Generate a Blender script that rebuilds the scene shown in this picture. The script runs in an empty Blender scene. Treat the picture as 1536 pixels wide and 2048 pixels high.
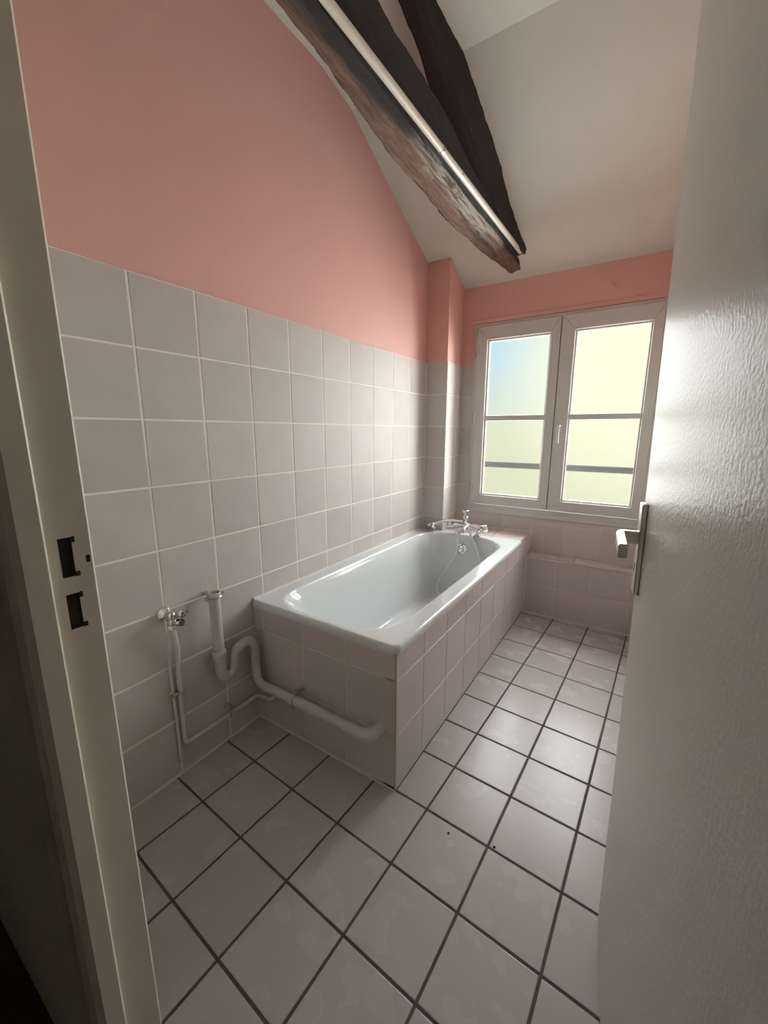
import bpy, math, random
from mathutils import Vector, Matrix, noise
random.seed(7)
scene = bpy.context.scene
COL = scene.collection

# ------------------------------------------------------------------ camera
F_PX, YAW, PITCH, ROLL = 802.2, 0.57227, -0.19861, -0.00234
cam_d = bpy.data.cameras.new('camera')
cam_d.sensor_fit = 'HORIZONTAL'
cam_d.sensor_width = 36.0
cam_d.lens = 36.0 * F_PX / 1536.0
cam_d.clip_start = 0.01
cam = bpy.data.objects.new('camera', cam_d)
COL.objects.link(cam)
R = Matrix.Rotation(YAW, 3, 'Z') @ Matrix.Rotation(PITCH, 3, 'X') @ Matrix.Rotation(ROLL, 3, 'Y')
rx, fw, up = R.col[0], R.col[1], R.col[2]
cam.matrix_world = Matrix(((rx[0], up[0], -fw[0], 1.265), (rx[1], up[1], -fw[1], 0.0),
                           (rx[2], up[2], -fw[2], 1.2015), (0, 0, 0, 1)))
scene.camera = cam

# ------------------------------------------------------------------ sky, sun, exposure
SUN_AZ, SUN_EL = math.radians(-2.0), math.radians(7.0)      # azimuth from +Y towards +X
world = bpy.data.worlds.new('world')
scene.world = world
world.use_nodes = True
wn = world.node_tree
wn.nodes.clear()
def wnode(t, **kw):
    n = wn.nodes.new(t)
    for k, v in kw.items(): setattr(n, k, v)
    return n
# hazy sky: cream haze low down and round the sun, blue higher up
geo = wnode('ShaderNodeTexCoord')
sun_view = Vector((math.sin(math.radians(3)) * math.cos(math.radians(9)), math.cos(math.radians(3)) * math.cos(math.radians(9)), math.sin(math.radians(9))))
dot = wnode('ShaderNodeVectorMath', operation='DOT_PRODUCT')
dot.inputs[1].default_value = sun_view
wn.links.new(geo.outputs['Generated'], dot.inputs[0])
glow = wnode('ShaderNodeMapRange', interpolation_type='SMOOTHSTEP')
glow.inputs[1].default_value = math.cos(math.radians(24))
glow.inputs[2].default_value = math.cos(math.radians(4))
wn.links.new(dot.outputs['Value'], glow.inputs[0])
sepw = wnode('ShaderNodeSeparateXYZ')
wn.links.new(geo.outputs['Generated'], sepw.inputs[0])
haze = wnode('ShaderNodeMapRange', interpolation_type='SMOOTHSTEP')
haze.inputs[1].default_value = math.sin(math.radians(-2))
haze.inputs[2].default_value = math.sin(math.radians(12))
wn.links.new(sepw.outputs[2], haze.inputs[0])
mixa = wnode('ShaderNodeMix', data_type='RGBA')
mixa.inputs[6].default_value = (0.655, 0.69, 0.505, 1)      # horizon haze
mixa.inputs[7].default_value = (0.365, 0.64, 0.88, 1)      # open sky
wn.links.new(haze.outputs[0], mixa.inputs[0])
mixb = wnode('ShaderNodeMix', data_type='RGBA')
mixb.inputs[7].default_value = (0.92, 0.93, 0.72, 1)      # glare round the sun
wn.links.new(glow.outputs[0], mixb.inputs[0])
wn.links.new(mixa.outputs[2], mixb.inputs[6])
bg = wnode('ShaderNodeBackground')
bg.inputs['Strength'].default_value = 0.84
wo = wnode('ShaderNodeOutputWorld')
wn.links.new(mixb.outputs[2], bg.inputs[0])
wn.links.new(bg.outputs[0], wo.inputs[0])

sun_d = bpy.data.lights.new('sun', 'SUN')
sun_d.energy = 29.5
sun_d.angle = math.radians(124)
sun_d.color = (0.94, 0.975, 1.0)
sun = bpy.data.objects.new('sun', sun_d)
COL.objects.link(sun)
sdir = Vector((math.sin(SUN_AZ) * math.cos(SUN_EL), math.cos(SUN_AZ) * math.cos(SUN_EL), math.sin(SUN_EL)))
sun.rotation_euler = sdir.to_track_quat('Z', 'Y').to_euler()
sun.location = (1, 8, 4)

scene.view_settings.view_transform = 'Standard'
scene.view_settings.look = 'None'
scene.view_settings.gamma = 1.0
scene.view_settings.use_curve_mapping = False
scene.view_settings.exposure = 0.32
scene.cycles.max_bounces = 5
scene.cycles.diffuse_bounces = 4
scene.cycles.glossy_bounces = 2
scene.cycles.use_light_tree = False
scene.cycles.transparent_max_bounces = 8
scene.cycles.use_denoising = True
scene.cycles.use_adaptive_sampling = True
scene.cycles.adaptive_threshold = 0.15
scene.cycles.adaptive_min_samples = 16

# ------------------------------------------------------------------ materials
def new_mat(name):
    m = bpy.data.materials.new(name)
    m.use_nodes = True
    nt = m.node_tree
    b = nt.nodes['Principled BSDF']
    return m, nt, b

def N(nt, t, **kw):
    n = nt.nodes.new(t)
    for k, v in kw.items():
        if k in n.inputs:
            n.inputs[k].default_value = v
        else:
            setattr(n, k, v)
    return n

def simple(name, col, rough=0.5, metal=0.0, spec=0.5, bump=None, vary=0.0, vscale=6.0, coat=0.0):
    """plain colour with a little procedural mottling and optional fine relief"""
    m, nt, b = new_mat(name)
    b.inputs['Base Color'].default_value = (*col, 1)
    b.inputs['Roughness'].default_value = rough
    b.inputs['Metallic'].default_value = metal
    b.inputs['Specular IOR Level'].default_value = spec
    if coat:
        b.inputs['Coat Weight'].default_value = coat
        b.inputs['Coat Roughness'].default_value = 0.05
    tc = N(nt, 'ShaderNodeTexCoord')
    if vary:
        nz = N(nt, 'ShaderNodeTexNoise', Scale=vscale, Detail=5.0)
        nt.links.new(tc.outputs['Object'], nz.inputs['Vector'])
        mx = N(nt, 'ShaderNodeMix', data_type='RGBA')
        mx.inputs[6].default_value = (*[c * (1 - vary) for c in col], 1)
        mx.inputs[7].default_value = (*[min(1, c * (1 + vary)) for c in col], 1)
        nt.links.new(nz.outputs[0], mx.inputs[0])
        nt.links.new(mx.outputs[2], b.inputs['Base Color'])
    if bump:
        sc, st, dist = bump
        n2 = N(nt, 'ShaderNodeTexNoise', Scale=sc, Detail=3.0)
        nt.links.new(tc.outputs['Object'], n2.inputs['Vector'])
        bp = N(nt, 'ShaderNodeBump', Strength=st, Distance=dist)
        nt.links.new(n2.outputs[0], bp.inputs['Height'])
        nt.links.new(bp.outputs[0], b.inputs['Normal'])
    return m

def tile_mat(name, col_a, col_b, rough, rvar=0.12, bump=0.05, streak=(1, 1, 1), nscale=9.0, tone=0.05, spec=0.5):
    """glazed tile: mottled glaze that differs from tile to tile"""
    m, nt, b = new_mat(name)
    tc = N(nt, 'ShaderNodeTexCoord')
    oi = N(nt, 'ShaderNodeObjectInfo')
    mul = N(nt, 'ShaderNodeMath', operation='MULTIPLY')
    mul.inputs[1].default_value = 53.0
    nt.links.new(oi.outputs['Random'], mul.inputs[0])
    add = N(nt, 'ShaderNodeVectorMath', operation='ADD')
    nt.links.new(tc.outputs['Object'], add.inputs[0])
    nt.links.new(mul.outputs[0], add.inputs[1])
    mp = N(nt, 'ShaderNodeMapping')
    mp.inputs['Scale'].default_value = streak
    nt.links.new(add.outputs[0], mp.inputs['Vector'])
    nz = N(nt, 'ShaderNodeTexNoise', Scale=nscale, Detail=3.0, Roughness=0.5)
    nt.links.new(mp.outputs[0], nz.inputs['Vector'])
    mx = N(nt, 'ShaderNodeMix', data_type='RGBA')
    mx.inputs[6].default_value = (*col_a, 1)
    mx.inputs[7].default_value = (*col_b, 1)
    nt.links.new(nz.outputs[0], mx.inputs[0])
    hs = N(nt, 'ShaderNodeHueSaturation')
    mr = N(nt, 'ShaderNodeMapRange')
    mr.inputs[3].default_value = 1 - tone
    mr.inputs[4].default_value = 1 + tone
    nt.links.new(oi.outputs['Random'], mr.inputs[0])
    nt.links.new(mr.outputs[0], hs.inputs['Value'])
    nt.links.new(mx.outputs[2], hs.inputs['Color'])
    nt.links.new(hs.outputs[0], b.inputs['Base Color'])
    b.inputs['Specular IOR Level'].default_value = spec
    rr = N(nt, 'ShaderNodeMapRange')
    rr.inputs[3].default_value = max(0.05, rough - rvar)
    rr.inputs[4].default_value = rough + rvar
    nt.links.new(nz.outputs[0], rr.inputs[0])
    nt.links.new(rr.outputs[0], b.inputs['Roughness'])
    if bump:
        bp = N(nt, 'ShaderNodeBump', Strength=bump, Distance=0.01)
        nt.links.new(nz.outputs[0], bp.inputs['Height'])
        nt.links.new(bp.outputs[0], b.inputs['Normal'])
    return m

M = {}
M['pink'] = simple('pink_paint', (0.76, 0.43, 0.392), 0.6, bump=(140, 0.10, 0.004), vary=0.03, vscale=3)
M['white_paint'] = simple('ceiling_paint', (0.66, 0.64, 0.58), 0.8, bump=(90, 0.10, 0.004), vary=0.02)
M['wall_tile'] = tile_mat('wall_tile_glaze', (0.55, 0.51, 0.485), (0.64, 0.595, 0.565), 0.50, spec=0.22)
M['bath_tile'] = tile_mat('bath_tile_glaze', (0.60, 0.525, 0.51), (0.62, 0.545, 0.53), 0.34, rvar=0.02, bump=0.0)
M['floor_tile'] = tile_mat('floor_tile_glaze', (0.478, 0.436, 0.418), (0.486, 0.444, 0.425), 0.27, rvar=0.02, bump=0.0, tone=0.02, spec=0.4)
M['light_grout'] = simple('light_grout', (0.90, 0.84, 0.79), 0.9, bump=(300, 0.3, 0.003))
M['bath_grout'] = simple('bath_grout', (0.76, 0.675, 0.65), 0.9, bump=(300, 0.3, 0.003))
M['dark_grout'] = simple('dark_grout', (0.10, 0.078, 0.07), 0.95, bump=(300, 0.4, 0.003), vary=0.2, vscale=20)
M['enamel'] = simple('white_enamel', (0.70, 0.735, 0.75), 0.13, spec=0.55, coat=0.25)
M['pvc_window'] = simple('white_window_paint', (0.60, 0.59, 0.55), 0.35, vary=0.02)
M['door_paint'] = simple('glossy_door_paint', (0.68, 0.645, 0.59), 0.31, spec=0.012, bump=(150, 0.17, 0.004), vary=0.03, vscale=2)
M['frame_paint'] = simple('beige_frame_paint', (0.74, 0.685, 0.575), 0.30, bump=(120, 0.05, 0.003), vary=0.04, vscale=4)
M['hall_paint'] = simple('hallway_paint', (0.72, 0.69, 0.59), 0.7, vary=0.04)
M['hall_floor'] = simple('dark_hall_floor', (0.09, 0.055, 0.04), 0.5, vary=0.3, vscale=8)
M['pipe_white'] = simple('pipe_paint', (0.70, 0.62, 0.60), 0.35, bump=(60, 0.06, 0.003), vary=0.05)
M['pvc_grey'] = simple('drain_plastic', (0.60, 0.53, 0.52), 0.38, vary=0.06, vscale=15)
M['chrome'] = simple('chrome', (0.80, 0.80, 0.79), 0.08, metal=1.0)
M['worn_metal'] = simple('worn_metal', (0.55, 0.50, 0.45), 0.30, metal=1.0, vary=0.2, vscale=80)
M['alu'] = simple('satin_aluminium', (0.72, 0.69, 0.60), 0.30, metal=1.0)
M['rail_metal'] = simple('grey_rail_paint', (0.035, 0.04, 0.045), 0.9, spec=0.1, vary=0.1)
M['blackness'] = simple('hole_shade_and_grit', (0.02, 0.018, 0.015), 0.9)  # near-black: painted shade in holes, also grit and the paint chip
M['blue_dot'] = simple('blue_plastic', (0.03, 0.05, 0.20), 0.4)
M['hose'] = simple('hose_sheath', (0.80, 0.78, 0.72), 0.25, metal=0.0, bump=(400, 0.2, 0.002))
M['tube_white'] = simple('tube_paint', (0.74, 0.70, 0.60), 0.30, vary=0.04)
M['brass'] = simple('corner_bead', (0.52, 0.43, 0.31), 0.4, metal=0.5)
M['caulk'] = simple('white_caulk', (0.80, 0.78, 0.76), 0.6)

def glass_mat():
    m = bpy.data.materials.new('obscured_glass')
    m.use_nodes = True
    nt = m.node_tree
    nt.nodes.clear()
    out = N(nt, 'ShaderNodeOutputMaterial')
    tr = N(nt, 'ShaderNodeBsdfTransparent')
    tr.inputs[0].default_value = (0.985, 0.985, 0.955, 1)
    tl = N(nt, 'ShaderNodeBsdfTranslucent')
    tl.inputs[0].default_value = (0.97, 0.98, 0.86, 1)
    gl = N(nt, 'ShaderNodeBsdfGlossy')
    gl.inputs['Roughness'].default_value = 0.15
    tc = N(nt, 'ShaderNodeTexCoord')
    nz = N(nt, 'ShaderNodeTexNoise', Scale=230.0, Detail=2.0)
    nt.links.new(tc.outputs['Object'], nz.inputs['Vector'])
    mr = N(nt, 'ShaderNodeMapRange')
    mr.inputs[1].default_value = 0.3
    mr.inputs[2].default_value = 0.7
    mr.inputs[3].default_value = GLASS_T0
    mr.inputs[4].default_value = GLASS_T1
    nt.links.new(nz.outputs[0], mr.inputs[0])
    m1 = N(nt, 'ShaderNodeMixShader')
    nt.links.new(mr.outputs[0], m1.inputs[0])
    nt.links.new(tr.outputs[0], m1.inputs[1])
    nt.links.new(tl.outputs[0], m1.inputs[2])
    m2 = N(nt, 'ShaderNodeMixShader')
    m2.inputs[0].default_value = 0.03
    nt.links.new(m1.outputs[0], m2.inputs[1])
    nt.links.new(gl.outputs[0], m2.inputs[2])
    nt.links.new(m2.outputs[0], out.inputs[0])
    return m
GLASS_T0, GLASS_T1 = 0.0, 0.014
M['glass'] = glass_mat()

def wood_mat(name, base, dark, worn, worn_amount, along=(1, 0.08, 1), black_side=True):
    """old oak: black-stained sides, brown hewn underside, bare grey wood along the arris"""
    m, nt, b = new_mat(name)
    tc = N(nt, 'ShaderNodeTexCoord')
    mp = N(nt, 'ShaderNodeMapping')
    mp.inputs['Scale'].default_value = along
    nt.links.new(tc.outputs['Object'], mp.inputs['Vector'])
    gr = N(nt, 'ShaderNodeTexNoise', Scale=70.0, Detail=8.0, Roughness=0.65, Distortion=0.8)
    nt.links.new(mp.outputs[0], gr.inputs['Vector'])
    big = N(nt, 'ShaderNodeTexNoise', Scale=9.0, Detail=5.0)
    nt.links.new(mp.outputs[0], big.inputs['Vector'])
    cr = N(nt, 'ShaderNodeValToRGB')
    cr.color_ramp.elements[0].position = 0.30
    cr.color_ramp.elements[0].color = (*[c * 0.35 for c in base], 1)
    cr.color_ramp.elements[1].position = 0.72
    cr.color_ramp.elements[1].color = (*[c * 1.5 for c in base], 1)
    nt.links.new(gr.outputs[0], cr.inputs[0])
    at = N(nt, 'ShaderNodeAttribute', attribute_name='stain')
    sep = N(nt, 'ShaderNodeSeparateColor')
    nt.links.new(at.outputs['Color'], sep.inputs[0])
    # black stain and underside darkening (red channel), broken up by the grain
    ad = N(nt, 'ShaderNodeMath', operation='ADD')
    nt.links.new(sep.outputs[0], ad.inputs[0])
    sb = N(nt, 'ShaderNodeMapRange')
    sb.inputs[1].default_value = 0.3
    sb.inputs[2].default_value = 0.7
    sb.inputs[3].default_value = -0.35
    sb.inputs[4].default_value = 0.35
    nt.links.new(big.outputs[0], sb.inputs[0])
    nt.links.new(sb.outputs[0], ad.inputs[1])
    st = N(nt, 'ShaderNodeMapRange', interpolation_type='SMOOTHSTEP')
    st.inputs[1].default_value = 0.35
    st.inputs[2].default_value = 0.65
    nt.links.new(ad.outputs[0], st.inputs[0])
    mx = N(nt, 'ShaderNodeMix', data_type='RGBA')
    nt.links.new(st.outputs[0], mx.inputs[0])
    nt.links.new(cr.outputs[0], mx.inputs[6])
    mx.inputs[7].default_value = (*dark, 1)
    # bare grey wood (green channel)
    ad2 = N(nt, 'ShaderNodeMath', operation='MULTIPLY')
    wv = N(nt, 'ShaderNodeMapRange', interpolation_type='SMOOTHSTEP')
    wv.inputs[1].default_value = 0.40
    wv.inputs[2].default_value = 0.56
    nt.links.new(gr.outputs[0], wv.inputs[0])
    nt.links.new(sep.outputs[1], ad2.inputs[0])
    nt.links.new(wv.outputs[0], ad2.inputs[1])
    ml = N(nt, 'ShaderNodeMath', operation='MULTIPLY')
    ml.inputs[1].default_value = worn_amount
    nt.links.new(ad2.outputs[0], ml.inputs[0])
    mx2 = N(nt, 'ShaderNodeMix', data_type='RGBA')
    nt.links.new(ml.outputs[0], mx2.inputs[0])
    nt.links.new(mx.outputs[2], mx2.inputs[6])
    mx2.inputs[7].default_value = (*worn, 1)
    nt.links.new(mx2.outputs[2], b.inputs['Base Color'])
    b.inputs['Roughness'].default_value = 0.75
    bp = N(nt, 'ShaderNodeBump', Strength=1.0, Distance=0.011)
    nt.links.new(gr.outputs[0], bp.inputs['Height'])
    nt.links.new(bp.outputs[0], b.inputs['Normal'])
    return m
M['oak'] = wood_mat('old_oak', (0.22, 0.13, 0.088), (0.020, 0.017, 0.015), (0.44, 0.42, 0.36), 0.9)

# ------------------------------------------------------------------ mesh helpers
class MB:
    def __init__(self):
        self.v, self.f = [], []
    def add(self, vs, fs):
        o = len(self.v)
        self.v += [tuple(p) for p in vs]
        self.f += [tuple(i + o for i in f) for f in fs]
        return self
    def box(self, x0, x1, y0, y1, z0, z1):
        vs = [(x0, y0, z0), (x1, y0, z0), (x1, y1, z0), (x0, y1, z0), (x0, y0, z1), (x1, y0, z1), (x1, y1, z1), (x0, y1, z1)]
        return self.add(vs, [(3, 2, 1, 0), (4, 5, 6, 7), (0, 1, 5, 4), (1, 2, 6, 5), (2, 3, 7, 6), (3, 0, 4, 7)])
    def prism(self, poly, vec):
        """closed prism: polygon (3-D points) swept by vec"""
        n = len(poly)
        a = [Vector(p) for p in poly]
        b = [p + Vector(vec) for p in a]
        fs = [tuple(range(n - 1, -1, -1)), tuple(range(n, 2 * n))]
        fs += [(i, (i + 1) % n, (i + 1) % n + n, i + n) for i in range(n)]
        return self.add(a + b, fs)
    def rings(self, rings, cap0=True, cap1=True, closed=True):
        n = len(rings[0])
        vs = [p for r in rings for p in r]
        fs = []
        for k in range(len(rings) - 1):
            for i in range(n if closed else n - 1):
                j = (i + 1) % n
                fs.append((k * n + i, k * n + j, (k + 1) * n + j, (k + 1) * n + i))
        if cap0:
            fs.append(tuple(range(n - 1, -1, -1)))
        if cap1:
            fs.append(tuple(range((len(rings) - 1) * n, len(rings) * n)))
        return self.add(vs, fs)
    def tube(self, path, rad, n=14, cap=True):
        P = [Vector(p) for p in path]
        rr = rad if isinstance(rad, (list, tuple)) else [rad] * len(P)
        rings = []
        t = (P[1] - P[0]).normalized()
        ref = Vector((0, 0, 1)) if abs(t.z) < 0.9 else Vector((1, 0, 0))
        u = t.cross(ref).normalized()
        for i, p in enumerate(P):
            if i == 0: t = P[1] - P[0]
            elif i == len(P) - 1: t = P[-1] - P[-2]
            else: t = (P[i + 1] - P[i]).normalized() + (P[i] - P[i - 1]).normalized()
            t.normalize()
            u = (u - t * u.dot(t)).normalized()
            w = t.cross(u)
            rings.append([p + (u * math.cos(2 * math.pi * k / n) + w * math.sin(2 * math.pi * k / n)) * rr[i] for k in range(n)])
        return self.rings(rings, cap, cap)
    def lathe(self, base, axis, prof, n=24):
        """profile [(r, h)] turned about axis through base"""
        b = Vector(base)
        a = Vector(axis).normalized()
        ref = Vector((0, 0, 1)) if abs(a.z) < 0.9 else Vector((1, 0, 0))
        u = a.cross(ref).normalized()
        w = a.cross(u)
        rings = [[b + a * h + (u * math.cos(2 * math.pi * k / n) + w * math.sin(2 * math.pi * k / n)) * max(r, 1e-5) for k in range(n)] for r, h in prof]
        return self.rings(rings)
    def mesh(self, name, smooth=False, angle=40):
        me = bpy.data.meshes.new(name)
        me.from_pydata(self.v, [], self.f)
        me.update()
        import bmesh
        bm = bmesh.new()
        bm.from_mesh(me)
        bmesh.ops.recalc_face_normals(bm, faces=bm.faces)
        bm.to_mesh(me)
        bm.free()
        if smooth:
            me.polygons.foreach_set('use_smooth', [True] * len(me.polygons))
            me.set_sharp_from_angle(angle=math.radians(angle))
        return me
    def obj(self, name, mat, parent=None, smooth=False, bevel=0.0, angle=40):
        o = bpy.data.objects.new(name, self.mesh(name, smooth, angle))
        COL.objects.link(o)
        o.data.materials.append(M[mat])
        if parent:
            o.parent = parent
        if bevel:
            md = o.modifiers.new('bevel', 'BEVEL')
            md.width = bevel
            md.segments = 2
            md.limit_method = 'ANGLE'
            md.angle_limit = math.radians(35)
            md.harden_normals = False
        return o

def empty(name, loc=(0, 0, 0)):
    o = bpy.data.objects.new(name, None)
    o.empty_display_size = 0.05
    COL.objects.link(o)
    o.location = loc
    return o

def tag(o, label, cat, kind=None, group=None):
    o['label'] = label
    o['category'] = cat
    if kind: o['kind'] = kind
    if group: o['group'] = group
    return o

def smooth_path(pts, k=6):
    P = [Vector(p) for p in pts]
    P = [P[0] * 2 - P[1]] + P + [P[-1] * 2 - P[-2]]
    out = []
    for i in range(1, len(P) - 2):
        for s in range(k):
            t = s / k
            a, b, c, d = P[i - 1], P[i], P[i + 1], P[i + 2]
            out.append(0.5 * ((2 * b) + (c - a) * t + (2 * a - 5 * b + 4 * c - d) * t * t + (3 * b - a - 3 * c + d) * t ** 3))
    out.append(P[-2])
    return out

def fillet(pts, r, k=6):
    """polyline with rounded corners"""
    P = [Vector(p) for p in pts]
    out = [P[0]]
    for i in range(1, len(P) - 1):
        a = (P[i - 1] - P[i]); c = (P[i + 1] - P[i])
        rr = min(r, a.length * 0.49, c.length * 0.49)
        p0 = P[i] + a.normalized() * rr
        p2 = P[i] + c.normalized() * rr
        for s in range(k + 1):
            t = s / k
            out.append(p0 * (1 - t) ** 2 + P[i] * 2 * t * (1 - t) + p2 * t * t)
    out.append(P[-1])
    return out

# --- tiles: a slab with chamfered face; meshes are shared by size
_tile_cache = {}
def tile_mesh(w, h, t=0.006, c=0.0016):
    key = (round(w, 4), round(h, 4), t)
    if key not in _tile_cache:
        mb = MB()
        def rect(i, z): return [(-w / 2 + i, -h / 2 + i, z), (w / 2 - i, -h / 2 + i, z), (w / 2 - i, h / 2 - i, z), (-w / 2 + i, h / 2 - i, z)]
        mb.rings([rect(0, 0), rect(0, t - c), rect(c * 0.35, t - c * 0.35), rect(c * 1.2, t)])
        _tile_cache[key] = mb.mesh('tile')
    return _tile_cache[key]

def put_tile(parent, origin, ux, uy, u0, u1, v0, v1, gap, mat, t=0.006, jitter=0.0):
    """tile between grid lines u0..u1, v0..v1 of the plane origin + u*ux + v*uy; normal = ux x uy"""
    w, h = abs(u1 - u0) - gap, abs(v1 - v0) - gap
    if w < 0.008 or h < 0.008:
        return None
    me = tile_mesh(w, h, t)
    if not me.materials:
        me.materials.append(M[mat])
    elif me.materials[0] != M[mat]:
        me = me.copy()
        me.materials[0] = M[mat]
        _tile_cache[(round(w, 4), round(h, 4), t)] = me
    o = bpy.data.objects.new('tile', me)
    COL.objects.link(o)
    ux, uy = Vector(ux).normalized(), Vector(uy).normalized()
    nn = ux.cross(uy)
    c = Vector(origin) + ux * (u0 + u1) / 2 + uy * (v0 + v1) / 2
    mat4 = Matrix((( ux[0], uy[0], nn[0], c[0]), (ux[1], uy[1], nn[1], c[1]), (ux[2], uy[2], nn[2], c[2]), (0, 0, 0, 1)))
    if jitter:
        mat4 = mat4 @ Matrix.Rotation(random.gauss(0, jitter), 4, 'X') @ Matrix.Rotation(random.gauss(0, jitter), 4, 'Y')
    o.parent = parent
    o.matrix_parent_inverse = parent.matrix_basis.inverted()
    o.matrix_basis = mat4
    return o

# ------------------------------------------------------------------ dimensions (metres)
YB = 2.75            # back wall
XR = 1.42            # wall behind the door
YN = 0.215           # door wall, bathroom face
YH = 0.140           # door wall, hallway face
Z_T = 1.6408         # top of the wall tiling
PZ, PY = 0.20345, 0.2025
Y_A = 0.6392         # a vertical joint of the long tiled wall
ROWS = [Z_T - i * PZ for i in range(9)]
ROWS[8] = 0.006
CEIL = [(-0.02, 2.65), (1.50, 2.652), (1.70, 2.612), (1.919, 2.501), (2.117, 2.406), (2.456, 2.244), (2.80, 2.112), (3.05, 2.02)]
def ceil_z(y):
    for (a, za), (b, zb) in zip(CEIL, CEIL[1:]):
        if y <= b:
            return za + (zb - za) * (y - a) / (b - a)
    return CEIL[-1][1]

# ------------------------------------------------------------------ room shell
wall_left = MB().box(-0.15, -0.006, YH, 3.0, -0.05, 2.95).obj('wall_left', 'pink')
tag(wall_left, 'long wall, grey glazed square tiles below, salmon pink paint above', 'wall', 'structure')
MB().box(-0.006, -0.0012, YN, 2.475, 0.0, Z_T - 0.001).obj('grout_bed', 'light_grout', wall_left)
cols = [Y_A + PY * j for j in range(-3, 10)]
cols[0] = YN
cols[-1] = 2.47
for j in range(len(cols) - 1):
    for i in range(8):
        if cols[j] >= 1.0 and ROWS[i] < 0.52:
            continue
        put_tile(wall_left, (-0.006, 0, 0), (0, 1, 0), (0, 0, 1), cols[j], cols[j + 1], ROWS[i + 1], ROWS[i], 0.0058, 'wall_tile', jitter=0.0022)

# back wall with the window opening
WX0, WX1, WZ0, WZ1 = 0.222, 1.302, 0.660, 1.897
mb = MB()
mb.box(-0.15, WX0, YB, YB + 0.16, -0.05, 2.9)
mb.box(WX1, XR + 0.15, YB, YB + 0.16, -0.05, 2.9)
mb.box(WX0, WX1, YB, YB + 0.16, WZ1, 2.9)
mb.box(WX0, WX1, YB, YB + 0.16, -0.05, WZ0)
wall_back = mb.obj('wall_back', 'pink')
tag(wall_back, 'narrow pink end wall holding the window, tiled below it', 'wall', 'structure')
MB().box(0.12, XR, YB - 0.0048, YB, 0.40, WZ0 - 0.018).box(0.12, WX0, YB - 0.0048, YB, WZ0 - 0.018, Z_T - 0.001).obj('grout_bed', 'bath_grout', wall_back)
for i in range(5):
    z0 = max(ROWS[i + 1], WZ0 - 0.02)
    put_tile(wall_back, (0, YB, 0), (1, 0, 0), (0, 0, 1), 0.137, WX0 - 0.001, z0, ROWS[i], 0.004, 'wall_tile')
bx = [0.682, 0.885, 1.0875, 1.29, XR]
for a, b in zip(bx, bx[1:]):
    put_tile(wall_back, (0, YB, 0), (1, 0, 0), (0, 0, 1), a, b, 0.404, 0.604, 0.003, 'bath_tile')
    put_tile(wall_back, (0, YB, 0), (1, 0, 0), (0, 0, 1), a, b, 0.604, WZ0 - 0.02, 0.003, 'bath_tile')
for a, b in ((0.137, 0.28), (0.28, 0.4825), (0.4825, 0.682)):
    put_tile(wall_back, (0, YB, 0), (1, 0, 0), (0, 0, 1), a, b, 0.537, WZ0 - 0.02, 0.003, 'bath_tile')
MB().box(WX0 - 0.025, WX1 + 0.02, YB - 0.007, YB, WZ1 + 0.003, WZ1 + 0.030).obj('shadow_line_strip', 'pink', wall_back, bevel=0.002)  # added strip, shaped to give the shadow line over the frame

wall_right = MB().box(XR, XR + 0.12, YH, 3.0, -0.05, 2.95).obj('wall_right', 'pink')
tag(wall_right, 'pink painted wall hidden behind the open door', 'wall', 'structure')

MB().box(XR - 0.0048, XR, YN, 2.655, 0.0, Z_T - 0.001).obj('grout_bed', 'light_grout', wall_right)
for j in range(2, len(cols) - 1):
    for i in range(8):
        put_tile(wall_right, (XR, 0, 0), (0, -1, 0), (0, 0, 1), -cols[j + 1], -cols[j], ROWS[i + 1], ROWS[i], 0.0058, 'wall_tile')

# door wall (between bathroom and hallway)
OX0, OX1, OZ = 0.612, 1.415, 2.085      # rough opening
mb = MB()
mb.box(-0.15, OX0, YH, YN, -0.05, 2.95)
mb.box(OX1, 2.3, YH, YN, -0.05, 2.95)
mb.box(OX0, OX1, YH, YN, OZ, 2.95)
wall_front = mb.obj('wall_front', 'hall_paint')
tag(wall_front, 'dull beige partition wall around the doorway, seen edge-on', 'wall', 'structure')

# ceiling: flat part, then slope towards the window wall
ys = [-0.02] + [1.50 + 0.025 * k for k in range(8)] + [1.70] + [1.70 + 0.05 * k for k in range(1, 27)]
mb = MB()
nx = 8
low, hi = [], []
for y in ys:
    z = ceil_z(y)
    low.append([(-0.12 + (XR + 0.24) * i / nx, y if y > 0 else YH + 0.01, z + 0.003 * noise.noise(Vector((i * 0.7, y * 2, 0)))) for i in range(nx + 1)])
rings = [r + [(r[-1][0], r[-1][1], 2.98), (r[0][0], r[0][1], 2.98)] for r in low]
mb.rings(rings)
ceiling = mb.obj('ceiling', 'white_paint', smooth=True, angle=12)
tag(ceiling, 'off-white ceiling, flat at first and sloping down to the window', 'ceiling', 'structure')

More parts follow.
